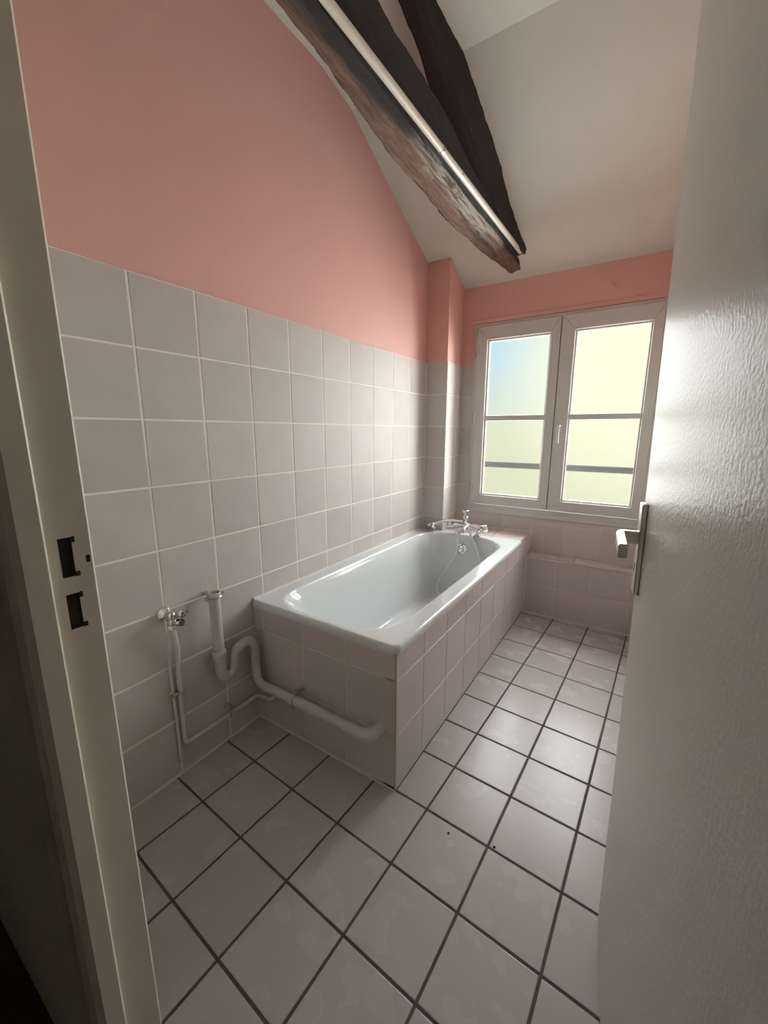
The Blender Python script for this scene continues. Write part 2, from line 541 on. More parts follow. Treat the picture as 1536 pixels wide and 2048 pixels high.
# boxed duct in the corner
CH = [(0.0, 2.47), (0.153, 2.47), (0.135, YB), (0.0, YB)]
mb = MB()
mb.prism([(x, y, 0.50) for x, y in [(-0.01, 2.476), (0.147, 2.476), (0.129, YB + 0.01), (-0.01, YB + 0.01)]], (0, 0, 2.0))
chase = mb.obj('wall_chase', 'pink')
tag(chase, 'slim boxed duct in the corner, pink above and tiled below', 'duct', 'structure')
sd = Vector((0.135 - 0.153, YB - 2.47, 0)).normalized()
mb = MB()
mb.box(0.0, 0.1478, 2.4712, 2.477, 0.53, Z_T - 0.001)
mb.prism([Vector((0.146, 2.4712, 0.53)), Vector((0.1518, 2.4712, 0.53)), Vector((0.1338, YB, 0.53)), Vector((0.128, YB, 0.53))], (0, 0, Z_T - 0.531))
mb.obj('grout_bed', 'light_grout', chase)
for i in range(6):
    z0 = max(ROWS[i + 1], 0.535)
    put_tile(chase, (0, 2.476, 0), (1, 0, 0), (0, 0, 1), 0.003, 0.1535, z0, ROWS[i], 0.004, 'wall_tile')
    for a, b in ((0.001, 0.2), (0.2, 0.278)):
        put_tile(chase, (0.147, 2.47, 0), sd, (0, 0, 1), a, b, z0, ROWS[i], 0.004, 'wall_tile')

# tiled boxing under the window
LX0 = 0.676
mb = MB()
mb.box(LX0, XR, 2.6503, YB - 0.002, 0.0, 0.392)
ledge = mb.obj('wall_ledge', 'bath_grout')
tag(ledge, 'low tiled boxing with a ledge on top, under the window', 'pipe boxing', 'structure')
lx = [LX0 + 0.004, 0.867, 1.069, 1.280, XR]
for a, b in zip(lx, lx[1:]):
    put_tile(ledge, (0, 2.655, 0), (1, 0, 0), (0, 0, 1), a, b, 0.012, 0.2065, 0.0035, 'bath_tile')
    put_tile(ledge, (0, 2.655, 0), (1, 0, 0), (0, 0, 1), a, b, 0.2065, 0.390, 0.0035, 'bath_tile')
MB().box(0.965, XR, 2.645, YB, 0.390, 0.404).obj('ledge_top', 'bath_tile', ledge, bevel=0.003)
for a, b in ((0.680, 0.860), (0.860, 0.964)):
    put_tile(ledge, (0, 0, 0.394), (1, 0, 0), (0, 1, 0), a, b, 2.646, 2.738, 0.003, 'bath_tile', t=0.009)
MB().box(0.677, 0.964, 2.6475, 2.6545, 0.389, 0.398).obj('grout_bead', 'light_grout', ledge)

# floor: slab of dark grout, tiles laid a few degrees off the walls
mb = MB().box(-0.10, XR + 0.1, YH, 2.8, -0.10, -0.0022)
floor = mb.obj('floor', 'dark_grout')
tag(floor, 'bathroom floor of pale square tiles with dark joints', 'floor', 'structure')
FR, FX, FY, FPX, FPY = -0.05, 0.79567, 0.98919, 0.20534, 0.20444
def clip(poly, a, b, c):
    """keep the part with a*x + b*y <= c"""
    out = []
    for i in range(len(poly)):
        p, q = poly[i], poly[(i + 1) % len(poly)]
        dp, dq = a * p[0] + b * p[1] - c, a * q[0] + b * q[1] - c
        if dp <= 0: out.append(p)
        if dp * dq < 0:
            t = dp / (dp - dq)
            out.append((p[0] + (q[0] - p[0]) * t, p[1] + (q[1] - p[1]) * t))
    return out
def floor_poly(i, j):
    g = 0.0034
    u0, u1, v0, v1 = i * FPX + g, (i + 1) * FPX - g, j * FPY + g, (j + 1) * FPY - g
    cs, sn = math.cos(FR), math.sin(FR)
    return [(FX + cs * u - sn * v, FY + sn * u + cs * v) for u, v in ((u0, v0), (u1, v0), (u1, v1), (u0, v1))]
fl_whole = None
for i in range(-6, 5):
    for j in range(-6, 9):
        p0 = floor_poly(i, j)
        cx, cy = sum(p[0] for p in p0) / 4, sum(p[1] for p in p0) / 4
        p = clip(clip(clip(clip(p0, -1, 0, -0.002), 1, 0, XR - 0.002), 0, -1, -YH), 0, 1, 2.652)
        if p and cy < 0.985:
            p = clip(p, 0, 1, 0.989)
        elif p:
            p = clip(p, -1, 0, -0.677)
        if len(p) < 3:
            continue
        area = abs(sum(p[k][0] * p[(k + 1) % len(p)][1] - p[(k + 1) % len(p)][0] * p[k][1] for k in range(len(p)))) / 2
        if area < 2e-4:
            continue
        c = (sum(q[0] for q in p) / len(p), sum(q[1] for q in p) / len(p))
        whole = p == p0
        if whole and fl_whole:
            me = fl_whole
        else:
            def lp(s, z): return [((q[0] - c[0]) * s, (q[1] - c[1]) * s, z) for q in p]
            sz = math.sqrt(area)
            mbt = MB()
            mbt.rings([lp(1, -0.004), lp(1, -0.0012), lp(1 - 0.0016 / sz, -0.0004), lp(1 - 0.0042 / sz, 0.0)])
            me = mbt.mesh('tile')
            me.materials.append(M['floor_tile'])
            if whole: fl_whole = me
        o = bpy.data.objects.new('tile', me)
        COL.objects.link(o)
        o.location = (c[0], c[1], 0)
        o.rotation_euler = (random.gauss(0, 0.0012), random.gauss(0, 0.0012), 0)
        o.parent = floor

# caulk line where floor and walls meet
MB().box(-0.001, 0.0035, YN, 0.99, 0.0, 0.0045).box(0.0, 0.676, 0.9852, 0.990, 0.0, 0.0045).obj('grout_bead', 'bath_grout', floor)

# ------------------------------------------------------------------ hallway where the camera stands
floor_hall = MB().box(-1.2, 2.3, -1.6, YH, -0.10, -0.004).obj('floor_hall', 'hall_floor')
tag(floor_hall, 'dark brown hallway floor outside the doorway', 'floor', 'structure')
w = MB().box(-1.3, -1.2, -1.6, YN, -0.05, 2.95).obj('wall_hall_left', 'hall_paint')
tag(w, 'unlit hallway wall at the far end of the corridor', 'wall', 'structure')
w = MB().box(2.3, 2.4, -1.6, YN, -0.05, 2.95).obj('wall_hall_right', 'hall_paint')
tag(w, 'unlit hallway wall beside the door hinges', 'wall', 'structure')
w = MB().box(-1.3, 2.4, -1.7, -1.6, -0.05, 2.95).obj('wall_hall_back', 'hall_paint')
tag(w, 'unlit hallway wall opposite the bathroom doorway', 'wall', 'structure')
w = MB().box(-1.2, -0.15, YH, YN, -0.05, 2.95).obj('wall_hall_front', 'hall_paint')
tag(w, 'hallway wall continuing past the bathroom corner', 'wall', 'structure')
w = MB().box(-1.3, 2.4, -1.7, YH + 0.01, 2.6, 2.7).obj('ceiling_hall', 'hall_paint')
tag(w, 'plain ceiling over the dim hallway', 'ceiling', 'structure')

# ------------------------------------------------------------------ window
win = empty('window_1', (0.762, YB, WZ0))
tag(win, 'white two-sash window with obscured glass', 'window', 'structure')
inv = Matrix.Translation(-win.location)
def under(o, parent, base):
    o.parent = parent
    o.matrix_parent_inverse = Matrix.Translation(-Vector(base))
    return o
WB = win.location.copy()

def ring_frame(x0, x1, z0, z1, wl, wr, wb, wt, y0, y1, gap=0.0):
    """rectangular frame of four mitred members"""
    mb = MB()
    o = [(x0, z0), (x1, z0), (x1, z1), (x0, z1)]
    i = [(x0 + wl, z0 + wb), (x1 - wr, z0 + wb), (x1 - wr, z1 - wt), (x0 + wl, z1 - wt)]
    for k in range(4):
        a, b, c, d = o[k], o[(k + 1) % 4], i[(k + 1) % 4], i[k]
        dx, dz = b[0] - a[0], b[1] - a[1]
        L = math.hypot(dx, dz)
        ex, ez = dx / L * gap, dz / L * gap
        q = [(a[0] + ex, a[1] + ez), (b[0] - ex, b[1] - ez), (c[0] - ex, c[1] - ez), (d[0] + ex, d[1] + ez)]
        mb.prism([(p[0], y0, p[1]) for p in q], (0, y1 - y0, 0))
    return mb

f = ring_frame(WX0, WX1, WZ0 - 0.02, WZ1, 0.028, 0.028, 0.055, 0.028, YB - 0.012, YB + 0.06).obj('frame', 'pvc_window', bevel=0.002)
under(f, win, WB)
lip = MB().box(WX0 + 0.002, WX1 - 0.002, YB - 0.016, YB, WZ0 - 0.022, WZ0 + 0.010).obj('frame_sill', 'pvc_window', bevel=0.004)
under(lip, win, WB)
SZ0, SZ1 = 0.700, 1.878
sashes = [(0.247, 0.7635, 0.315, 0.709), (0.7675, 1.278, 0.845, 1.229)]
GZ0, GZ1, BARZ = 0.764, 1.792, 1.290
for k, (sx0, sx1, gx0, gx1) in enumerate(sashes):
    s = ring_frame(sx0, sx1, SZ0, SZ1, gx0 - sx0, sx1 - gx1, GZ0 - SZ0, SZ1 - GZ1, YB - 0.026, YB + 0.035).obj('sash', 'pvc_window', bevel=0.003)
    under(s, win, WB)
    sinv = s.matrix_parent_inverse
    bead = ring_frame(gx0 - 0.001, gx1 + 0.001, GZ0 - 0.001, GZ1 + 0.001, 0.011, 0.011, 0.011, 0.011, YB - 0.006, YB + 0.016).obj('glazing_bead', 'pvc_window', s, bevel=0.0015)
    bar = MB().box(gx0, gx1, YB - 0.012, YB + 0.013, BARZ - 0.017, BARZ + 0.017).obj('glazing_bar', 'pvc_window', s, bevel=0.004)
    for z0, z1 in ((GZ0 + 0.002, BARZ - 0.001), (BARZ + 0.001, GZ1 - 0.002)):
        p = MB().box(gx0 + 0.002, gx1 - 0.002, YB + 0.016, YB + 0.020, z0, z1).obj('pane', 'glass', s)
under(MB().box(0.7630, 0.7680, YB - 0.006, YB + 0.034, SZ0, SZ1).obj('sash_gap_filler', 'rail_metal'), win, WB)  # added dark strip: shuts out daylight and darkens the gap between sashes
# handle on the opening sash
h = MB().box(0.793, 0.813, YB - 0.036, YB - 0.026, 1.205, 1.268).obj('handle', 'pvc_window', bevel=0.003)
under(h, win, WB)
MB().lathe((0.803, YB - 0.036, 1.237), (0, -1, 0), [(0.009, 0), (0.009, 0.022), (0.007, 0.026)], 16).obj('handle_neck', 'pvc_window', h, smooth=True)
MB().tube(smooth_path([(0.803, YB - 0.058, 1.244), (0.803, YB - 0.066, 1.225), (0.803, YB - 0.067, 1.19), (0.803, YB - 0.062, 1.132)]), 0.0075, 10).obj('handle_grip', 'pvc_window', h, smooth=True)
for z in (1.73, 1.285, 0.802):
    hg = MB().tube([(0.243, YB - 0.026, z - 0.034), (0.243, YB - 0.026, z + 0.034)], 0.0065, 10)
    hg.box(0.244, 0.262, YB - 0.031, YB - 0.025, z - 0.03, z + 0.03)
    under(hg.obj('hinge', 'worn_metal', smooth=True), win, WB)

rail = MB()
rail.tube([(-0.3, 3.0, 0.958), (1.8, 3.0, 0.958)], 0.021, 16)
rail_o = rail.obj('guard_rail', 'rail_metal', smooth=True)
for x in (-0.15, 1.65):
    MB().tube([(x, 3.0, 0.958), (x, 2.9, 0.958)], 0.009, 10).obj('bracket', 'rail_metal', rail_o, smooth=True)
tag(rail_o, 'grey horizontal guard rail outside, blurred through the window panes', 'rail')

# ------------------------------------------------------------------ bathtub
TX1, TY0, TY1, TZ = 0.682, 0.984, 2.490, 0.5355
tub = empty('bathtub', (0.34, 1.74, 0.0))
tag(tub, 'white enamel bathtub set in tiled surround below the window', 'bathtub')
TB = Vector((0.34, 1.74, 0.0))
def rrect(x0, x1, y0, y1, rs, z, n=14):
    """rounded rectangle loop; rs = radii at (x0y0, x1y0, x1y1, x0y1)"""
    cs = [(x0 + rs[0], y0 + rs[0], math.pi, rs[0]), (x1 - rs[1], y0 + rs[1], 1.5 * math.pi, rs[1]), (x1 - rs[2], y1 - rs[2], 0, rs[2]), (x0 + rs[3], y1 - rs[3], 0.5 * math.pi, rs[3])]
    out = []
    for cx, cy, a0, r in cs:
        for k in range(n):
            a = a0 + 0.5 * math.pi * k / (n - 1)
            out.append((cx + r * math.cos(a), cy + r * math.sin(a), z))
    return out
loops = []
ro = [0.004, 0.026, 0.012, 0.004]
loops.append(rrect(0.004, TX1 - 0.010, TY0 + 0.010, TY1 - 0.004, ro, TZ - 0.030))
loops.append(rrect(0.001, TX1 - 0.001, TY0 + 0.001, TY1, ro, TZ - 0.030))
loops.append(rrect(0.001, TX1, TY0, TY1, ro, TZ - 0.024))
loops.append(rrect(0.001, TX1, TY0, TY1, ro, TZ - 0.010))
loops.append(rrect(0.002, TX1 - 0.003, TY0 + 0.003, TY1, ro, TZ - 0.0025))
loops.append(rrect(0.004, TX1 - 0.009, TY0 + 0.009, TY1 - 0.002, ro, TZ))
loops.append(rrect(0.006, TX1 - 0.013, TY0 + 0.013, TY1 - 0.004, ro, TZ))
I0 = dict(x0=0.066, x1=0.607, y0=1.022, y1=2.432)
ri = [0.15, 0.17, 0.19, 0.19]
def inner(i, z, k0=0, ex=(0, 0, 0, 0), rm=1.0):
    return rrect(I0['x0'] + i + ex[0], I0['x1'] - i - ex[1], I0['y0'] + i + ex[2], I0['y1'] - i - ex[3], [max(0.05, r * rm) for r in ri], z)
loops.append(inner(-0.012, TZ))
loops.append(inner(-0.009, TZ - 0.0002))
loops.append(inner(-0.004, TZ - 0.0014))
loops.append(inner(0.000, TZ - 0.005))
loops.append(inner(0.003, TZ - 0.012))
loops.append(inner(0.005, TZ - 0.020))
DEP = [(0.03, 0.06), (0.10, 0.20), (0.20, 0.42), (0.29, 0.66), (0.345, 0.83), (0.375, 0.93), (0.392, 1.05), (0.400, 1.25), (0.402, 1.7)]
for dz, t in DEP:
    loops.append(inner(0.0, TZ - dz, ex=(0.008 + 0.062 * t, 0.008 + 0.062 * t, 0.010 + 0.22 * t, 0.008 + 0.075 * t), rm=1.0 - 0.15 * t))
mb = MB()
mb.rings(loops, cap0=False, cap1=True)
shell = mb.obj('shell', 'enamel', smooth=True, angle=60)
under(shell, tub, TB)
# overflow with chrome cover
ov = MB().lathe((0.318, 2.414, 0.445), (0.0, -1, 0.13), [(0.040, -0.012), (0.040, 0.004), (0.036, 0.010), (0.024, 0.013), (0.022, 0.030), (0.018, 0.036), (0.0, 0.038)], 28).obj('overflow_cover', 'chrome', smooth=True)
under(ov, tub, TB)
dr = MB().lathe((0.33, 2.20, 0.1335), (0, 0, 1), [(0.034, 0), (0.034, 0.003), (0.026, 0.004), (0.020, 0.010), (0.0, 0.012)], 24).obj('drain_plug', 'chrome', smooth=True)
under(dr, tub, TB)

# tiled surround
sur = MB()
PT = TZ - 0.031
sur.box(0.0, 0.672, 0.9909, 1.03, 0.0, PT)
sur.box(0.630, 0.6740, 0.9909, 2.7495, 0.0, PT)
sur.box(0.0, 0.6695, TY1 + 0.001, 2.7495, 0.40, TZ - 0.008)
surround = sur.obj('bath_surround', 'bath_grout')
tag(surround, 'grey-pink tiled apron and shelf built round the bathtub', 'tub surround')
ex = [0.001, 0.052, 0.263, 0.467, 0.6745]
ez = [0.010, 0.207, 0.413, PT]
for a, b in zip(ex, ex[1:]):
    for c, d in zip(ez, ez[1:]):
        put_tile(surround, (0, 0.9955, 0), (1, 0, 0), (0, 0, 1), a, b, c, d, 0.0034, 'bath_tile', jitter=0.001)
ly = [0.993] + [1.183 + 0.2018 * k for k in range(8)] + [2.7495]
lz = [0.006, 0.207, 0.413, PT]
for a, b in zip(ly, ly[1:]):
    if b - a < 0.02: continue
    for c, d in zip(lz, lz[1:]):
        dd = TZ - 0.006 if (d == PT and a > 2.45) else d
        put_tile(surround, (0.6695, 0, 0), (0, 1, 0), (0, 0, 1), a, b, c, dd, 0.0034, 'bath_tile', jitter=0.001)
for a, b in ((0.157, 0.28), (0.28, 0.4825), (0.4825, 0.6745)):
    put_tile(surround, (0, 0, TZ - 0.008), (1, 0, 0), (0, 1, 0), a, b, TY1 + 0.002, 2.7475, 0.003, 'bath_tile')
MB().box(0.6705, 0.6765, 0.9885, 0.9945, 0.004, PT - 0.002).obj('corner_bead', 'brass', surround, bevel=0.0012)
MB().box(0.155, 0.676, 2.7405, 2.7475, TZ - 0.002, TZ + 0.004).obj('caulk_bead', 'caulk', surround)
MB().box(0.0, 0.007, 0.99, 2.472, TZ - 0.001, TZ + 0.007).obj('caulk_bead', 'caulk', surround)
MB().box(0.6775, 0.6835, 2.6475, 2.6545, 0.0, 0.388).obj('grout_bead', 'light_grout', surround)

# ------------------------------------------------------------------ bath mixer, hose, hand shower
MX, MY = 0.345, 2.455
mix = empty('bath_mixer', (MX, MY, TZ))
MBASE = Vector((MX, MY, TZ))
tag(mix, 'chrome two-leg bath mixer on the tub rim by the duct', 'tap')
for x in (0.275, 0.412):
    under(MB().lathe((x, MY - 0.012, TZ), (0, 0, 1), [(0.026, 0), (0.026, 0.004), (0.018, 0.010), (0.013, 0.018), (0.013, 0.045), (0.017, 0.050), (0.017, 0.062)], 20).obj('leg', 'chrome', smooth=True), mix, MBASE)
under(MB().lathe((0.245, MY - 0.012, TZ + 0.062), (1, 0, 0), [(0.012, 0), (0.019, 0.004), (0.020, 0.03), (0.016, 0.06), (0.016, 0.125), (0.020, 0.155), (0.019, 0.19), (0.012, 0.195)], 22).obj('body', 'chrome', smooth=True), mix, MBASE)
for x, s in ((0.440, 1), (0.245, -1)):
    kn = MB().lathe((x, MY - 0.012, TZ + 0.062), (s, 0, 0), [(0.012, 0), (0.016, 0.003), (0.022, 0.010), (0.023, 0.034), (0.018, 0.040), (0.0, 0.041)], 10).obj('knob', 'chrome', smooth=True, angle=25)
    under(kn, mix, MBASE)
under(MB().lathe((0.325, MY - 0.010, TZ + 0.070), (0, 0, 1), [(0.013, 0), (0.013, 0.034), (0.018, 0.040), (0.018, 0.050), (0.012, 0.054), (0.012, 0.072), (0.022, 0.078), (0.022, 0.092), (0.016, 0.096), (0.0, 0.097)], 22).obj('diverter', 'chrome', smooth=True), mix, MBASE)
under(MB().tube(smooth_path([(0.345, MY - 0.02, TZ + 0.060), (0.345, MY - 0.06, TZ + 0.058), (0.345, MY - 0.092, TZ + 0.048), (0.345, MY - 0.100, TZ + 0.030)]), [0.013] * 13 + [0.012] * 6, 16).obj('spout', 'chrome', smooth=True), mix, MBASE)

shower = empty('hand_shower', (0.2, MY, TZ))
SB = Vector((0.2, MY, TZ))
tag(shower, 'chrome hand shower lying across the mixer, hose hanging in the tub', 'shower')
hd = MB().tube(smooth_path([(0.318, MY - 0.026, TZ + 0.088), (0.25, MY - 0.026, TZ + 0.086), (0.19, MY - 0.028, TZ + 0.080), (0.14, MY - 0.032, TZ + 0.062), (0.115, MY - 0.034, TZ + 0.050)]), [0.009] * 7 + [0.0105] * 12 + [0.013] * 6, 14)
under(hd.obj('handle', 'chrome', smooth=True), shower, SB)
hh = MB().lathe((0.098, MY - 0.036, TZ + 0.045), (-0.35, -0.2, -0.9), [(0.012, -0.018), (0.022, -0.010), (0.033, 0.006), (0.035, 0.016), (0.030, 0.019), (0.0, 0.019)], 24)
under(hh.obj('shower_head', 'chrome', smooth=True), shower, SB)
hp = smooth_path([(0.322, MY - 0.028, TZ + 0.088), (0.345, MY - 0.034, TZ + 0.070), (0.385, MY - 0.05, TZ + 0.0), (0.455, 2.37, 0.42), (0.500, 2.30, 0.30), (0.49, 2.20, 0.175), (0.40, 2.15, 0.148),
                  (0.29, 2.22, 0.150), (0.215, 2.27, 0.18), (0.215, 2.31, 0.245), (0.255, 2.345, 0.33), (0.300, 2.368, 0.42), (0.307, 2.372, 0.50), (0.318, MY - 0.07, TZ + 0.035), (0.330, MY - 0.03, TZ + 0.058)], 8)
under(MB().tube(hp, 0.0075, 10).obj('hose', 'hose', smooth=True), shower, SB)

# ------------------------------------------------------------------ plumbing on the long wall
valve = empty('stop_valve', (0.0, 0.640, 0.612))
VB = Vector((0.0, 0.640, 0.612))
tag(valve, 'small chrome stop valve with blue-dotted handle on the tiles', 'valve')
under(MB().lathe((0.0005, 0.636, 0.614), (1, 0, 0), [(0.026, 0), (0.026, 0.003), (0.021, 0.010), (0.013, 0.015), (0.011, 0.020), (0.011, 0.040)], 26).obj('rosette', 'chrome', smooth=True), valve, VB)
under(MB().lathe((0.044, 0.636, 0.588), (0, 0, 1), [(0.009, 0), (0.013, 0.004), (0.013, 0.018), (0.010, 0.020), (0.014, 0.030), (0.012, 0.040), (0.006, 0.045)], 18).obj('body', 'chrome', smooth=True), valve, VB)
under(MB().lathe((0.044, 0.636, 0.574), (0, 0, 1), [(0.014, 0), (0.014, 0.016)], 6).obj('compression_nut', 'chrome'), valve, VB)
under(MB().lathe((0.044, 0.640, 0.617), (0.25, 0.95, 0.05), [(0.008, 0), (0.009, 0.014), (0.013, 0.018), (0.016, 0.024), (0.016, 0.036), (0.011, 0.040), (0.0, 0.041)], 12).obj('handle', 'chrome', smooth=True, angle=28), valve, VB)
under(MB().lathe((0.0605, 0.675, 0.621), (0.9, 0.1, 0.3), [(0.0065, 0), (0.0065, 0.002), (0.0, 0.003)], 12).obj('blue_cap', 'blue_dot'), valve, VB)
under(MB().lathe((0.044, 0.644, 0.592), (0.5, 0.8, -0.2), [(0.010, 0), (0.012, 0.012), (0.012, 0.026), (0.008, 0.030), (0.0, 0.031)], 8).obj('outlet_cap', 'chrome', smooth=True, angle=25), valve, VB)

sp = empty('supply_pipe', (0.016, 0.65, 0.0))
SPB = Vector((0.016, 0.65, 0.0))
tag(sp, 'thin painted water pipe running down the tiles and into the tub panel', 'pipe')
under(MB().tube(fillet([(0.042, 0.637, 0.578), (0.034, 0.650, 0.50), (0.018, 0.652, 0.40), (0.017, 0.651, 0.122), (0.017, 0.968, 0.122), (0.055, 0.969, 0.122), (0.088, 0.972, 0.124), (0.090, 0.992, 0.128)], 0.022), 0.0078, 12).obj('pipe', 'pipe_white', smooth=True), sp, SPB)
under(MB().tube(fillet([(0.036, 0.633, 0.576), (0.015, 0.632, 0.54), (0.009, 0.632, 0.40), (0.009, 0.636, 0.06), (0.0, 0.636, 0.05)], 0.02), 0.0055, 10).obj('pipe', 'pipe_white', smooth=True), sp, SPB)
for (y, z, horiz) in ((0.640, 0.325, False), (0.832, 0.140, True)):
    mb = MB()
    mb.lathe((0.0, y - (0.008 if not horiz else 0), z + (0.016 if horiz else 0)), (1, 0, 0), [(0.010, 0), (0.010, 0.004), (0.006, 0.008), (0.006, 0.014), (0.010, 0.018), (0.010, 0.024), (0.005, 0.027)], 14)
    if horiz: mb.tube([(0.017 + 0.0095 * math.sin(a), y, 0.122 + 0.0095 * math.cos(a)) for a in [2 * math.pi * k / 12 for k in range(12)]], 0.0035, 6)
    else: mb.tube([(0.017 + 0.0095 * math.sin(a), 0.651 + 0.0095 * math.cos(a), z) for a in [2 * math.pi * k / 12 for k in range(12)]], 0.0035, 6)
    under(mb.obj('pipe_clip', 'worn_metal', smooth=True), sp, SPB)

waste = empty('waste_pipe', (0.05, 0.80, 0.0))
WPB = Vector((0.05, 0.80, 0.0))
tag(waste, 'grey plastic drain with open standpipe and trap, elbowed into tub panel', 'pipe')
PX_, PYY = 0.050, 0.788
mb = MB()        # open standpipe with a wall to look down into
def circ(cx, cy, z, r, n=24): return [(cx + r * math.cos(2 * math.pi * k / n), cy + r * math.sin(2 * math.pi * k / n), z) for k in range(n)]
prof = [(0.0195, 0.405), (0.0195, 0.625), (0.0215, 0.627), (0.0215, 0.646), (0.0205, 0.648), (0.0180, 0.648), (0.0175, 0.645), (0.0175, 0.42)]
mb.rings([circ(PX_, PYY, z, r) for r, z in prof])
under(mb.obj('standpipe', 'pvc_grey', smooth=True), waste, WPB)
under(MB().lathe((PX_, PYY, 0.425), (0, 0, -1), [(0.0178, -0.002), (0.0176, 0.0)], 24).obj('standpipe_shade_disc', 'blackness'), waste, WPB)  # black disc stands for the shade deep in the pipe
mb = MB()
mb.rings([circ(PX_, PYY, z, r) for r, z in ((0.020, 0.398), (0.0235, 0.400), (0.0245, 0.408), (0.0245, 0.420), (0.0225, 0.424), (0.020, 0.425))])
under(mb.obj('collar', 'pvc_grey', smooth=True), waste, WPB)
tp = smooth_path([(0.05, 0.788, 0.41), (0.05, 0.789, 0.36), (0.05, 0.793, 0.330), (0.05, 0.806, 0.313), (0.05, 0.824, 0.312), (0.05, 0.839, 0.326), (0.05, 0.845, 0.350), (0.05, 0.849, 0.375), (0.05, 0.862, 0.395), (0.05, 0.885, 0.404), (0.05, 0.912, 0.404), (0.05, 0.932, 0.393), (0.05, 0.942, 0.370), (0.05, 0.943, 0.31), (0.05, 0.944, 0.25), (0.055, 0.945, 0.222), (0.078, 0.946, 0.206), (0.12, 0.946, 0.204)], 5)
nr = len(tp)
rads = [0.0205 - 0.0035 * min(1, k / (nr * 0.28)) for k in range(nr)]
under(MB().tube(tp, rads, 18).obj('trap', 'pvc_grey', smooth=True), waste, WPB)
under(MB().lathe((0.05, 0.816, 0.300), (0, 0, -1), [(0.013, -0.012), (0.014, 0.0), (0.014, 0.006), (0.011, 0.010), (0.0, 0.011)], 18).obj('trap_plug', 'pvc_grey', smooth=True), waste, WPB)
for q, ax in (((0.05, 0.898, 0.405), (0, 1, 0.05)), ((0.05, 0.9435, 0.335), (0, 0, 1))):
    under(MB().lathe(q, ax, [(0.0172, -0.004), (0.0184, -0.003), (0.0184, 0.003), (0.0172, 0.004)], 20).obj('joint_ring', 'pvc_grey', smooth=True), waste, WPB)
under(MB().tube([(0.10, 0.946, 0.204), (0.245, 0.946, 0.207)], 0.0178, 18).obj('waste_run', 'pvc_grey', smooth=True), waste, WPB)
under(MB().tube([(0.238, 0.946, 0.2065), (0.246, 0.946, 0.2065), (0.25, 0.946, 0.2065), (0.46, 0.946, 0.205), (0.52, 0.946, 0.203)], [0.0205, 0.021, 0.0195, 0.0195, 0.0195], 18).obj('waste_run', 'pvc_grey', smooth=True), waste, WPB)
ep = smooth_path([(0.505, 0.946, 0.203), (0.545, 0.946, 0.203), (0.578, 0.949, 0.205), (0.602, 0.962, 0.211), (0.611, 0.980, 0.216), (0.613, 1.000, 0.218)], 6)
under(MB().tube(ep, [0.0225] * 8 + [0.0215] * (len(ep) - 8), 20).obj('elbow', 'pvc_grey', smooth=True), waste, WPB)
mb = MB()
mb.lathe((0.258, 0.9895, 0.236), (0, -1, 0), [(0.010, 0), (0.010, 0.005), (0.006, 0.008), (0.006, 0.026), (0.010, 0.030), (0.010, 0.038), (0.004, 0.042)], 14)
mb.tube([(0.262, 0.946 + 0.0215 * math.sin(a), 0.2065 + 0.0215 * math.cos(a)) for a in [2 * math.pi * k / 16 for k in range(17)]], 0.0035, 6)
under(mb.obj('pipe_clip', 'worn_metal', smooth=True), waste, WPB)
mb = MB()
mb.lathe((0.0, PYY, 0.634), (1, 0, 0), [(0.008, 0), (0.008, 0.006), (0.005, 0.010), (0.005, 0.030)], 12)
mb.tube([(PX_ + 0.0235 * math.sin(a), PYY + 0.0235 * math.cos(a), 0.634) for a in [2 * math.pi * k / 18 for k in range(19)]], 0.003, 6)
mb.box(PX_ - 0.004, PX_ + 0.004, PYY + 0.0235, PYY + 0.034, 0.627, 0.641)
mb.box(PX_ - 0.004, PX_ + 0.004, PYY - 0.034, PYY - 0.0235, 0.627, 0.641)
under(mb.obj('pipe_clip', 'worn_metal', smooth=True), waste, WPB)

# ------------------------------------------------------------------ old roof timbers
def lerp_tab(tab, y):
    if y <= tab[0][0]: return tab[0][1]
    for (a, va), (b, vb) in zip(tab, tab[1:]):
        if y <= b: return va + (vb - va) * (y - a) / (b - a)
    return tab[-1][1]

def hewn(name, stations, stain_fn, amp, seed, per=10):
    """stations: list of four-corner quads (bottom-left, bottom-right, top-right, top-left)"""
    verts, faces, cols_ = [], [], []
    n = per * 4
    for k, q in enumerate(stations):
        q = [Vector(p) for p in q]
        cen = sum(q, Vector()) / 4
        for s in range(4):
            a, b = q[s], q[(s + 1) % 4]
            for i in range(per):
                t = i / per
                p = a.lerp(b, t)
                d = min(t, 1 - t) * (b - a).length           # worn arrises
                p = p + (cen - p) * (0.16 * max(0, 1 - d / 0.014))
                nrm = (p - cen).normalized()
                w = Vector((p.x * 7, p.y * 3.2, p.z * 7)) + Vector((seed, 0, 0))
                w2 = Vector((p.x * 38, p.y * 11, p.z * 38)) + Vector((0, seed, 0))
                w3 = Vector((p.x * 90, p.y * 40, p.z * 90)) + Vector((0, seed, 3))
                p = p + nrm * amp * (1.3 * noise.noise(w) + 0.9 * noise.noise(w2) + 0.45 * noise.noise(w3))
                verts.append(p)
                cols_.append(stain_fn(s, t, p))
    m = len(stations)
    for k in range(m - 1):
        for i in range(n):
            j = (i + 1) % n
            faces.append((k * n + i, k * n + j, (k + 1) * n + j, (k + 1) * n + i))
    faces.append(tuple(range(n - 1, -1, -1)))
    faces.append(tuple(range((m - 1) * n, m * n)))
    mb = MB()
    mb.v, mb.f = [tuple(v) for v in verts], faces
    o = mb.obj(name, 'oak', smooth=True, angle=50)
    at = o.data.attributes.new('stain', 'FLOAT_COLOR', 'POINT')
    for i, c in enumerate(cols_):
        at.data[i].color = (*c, 1)
    return o

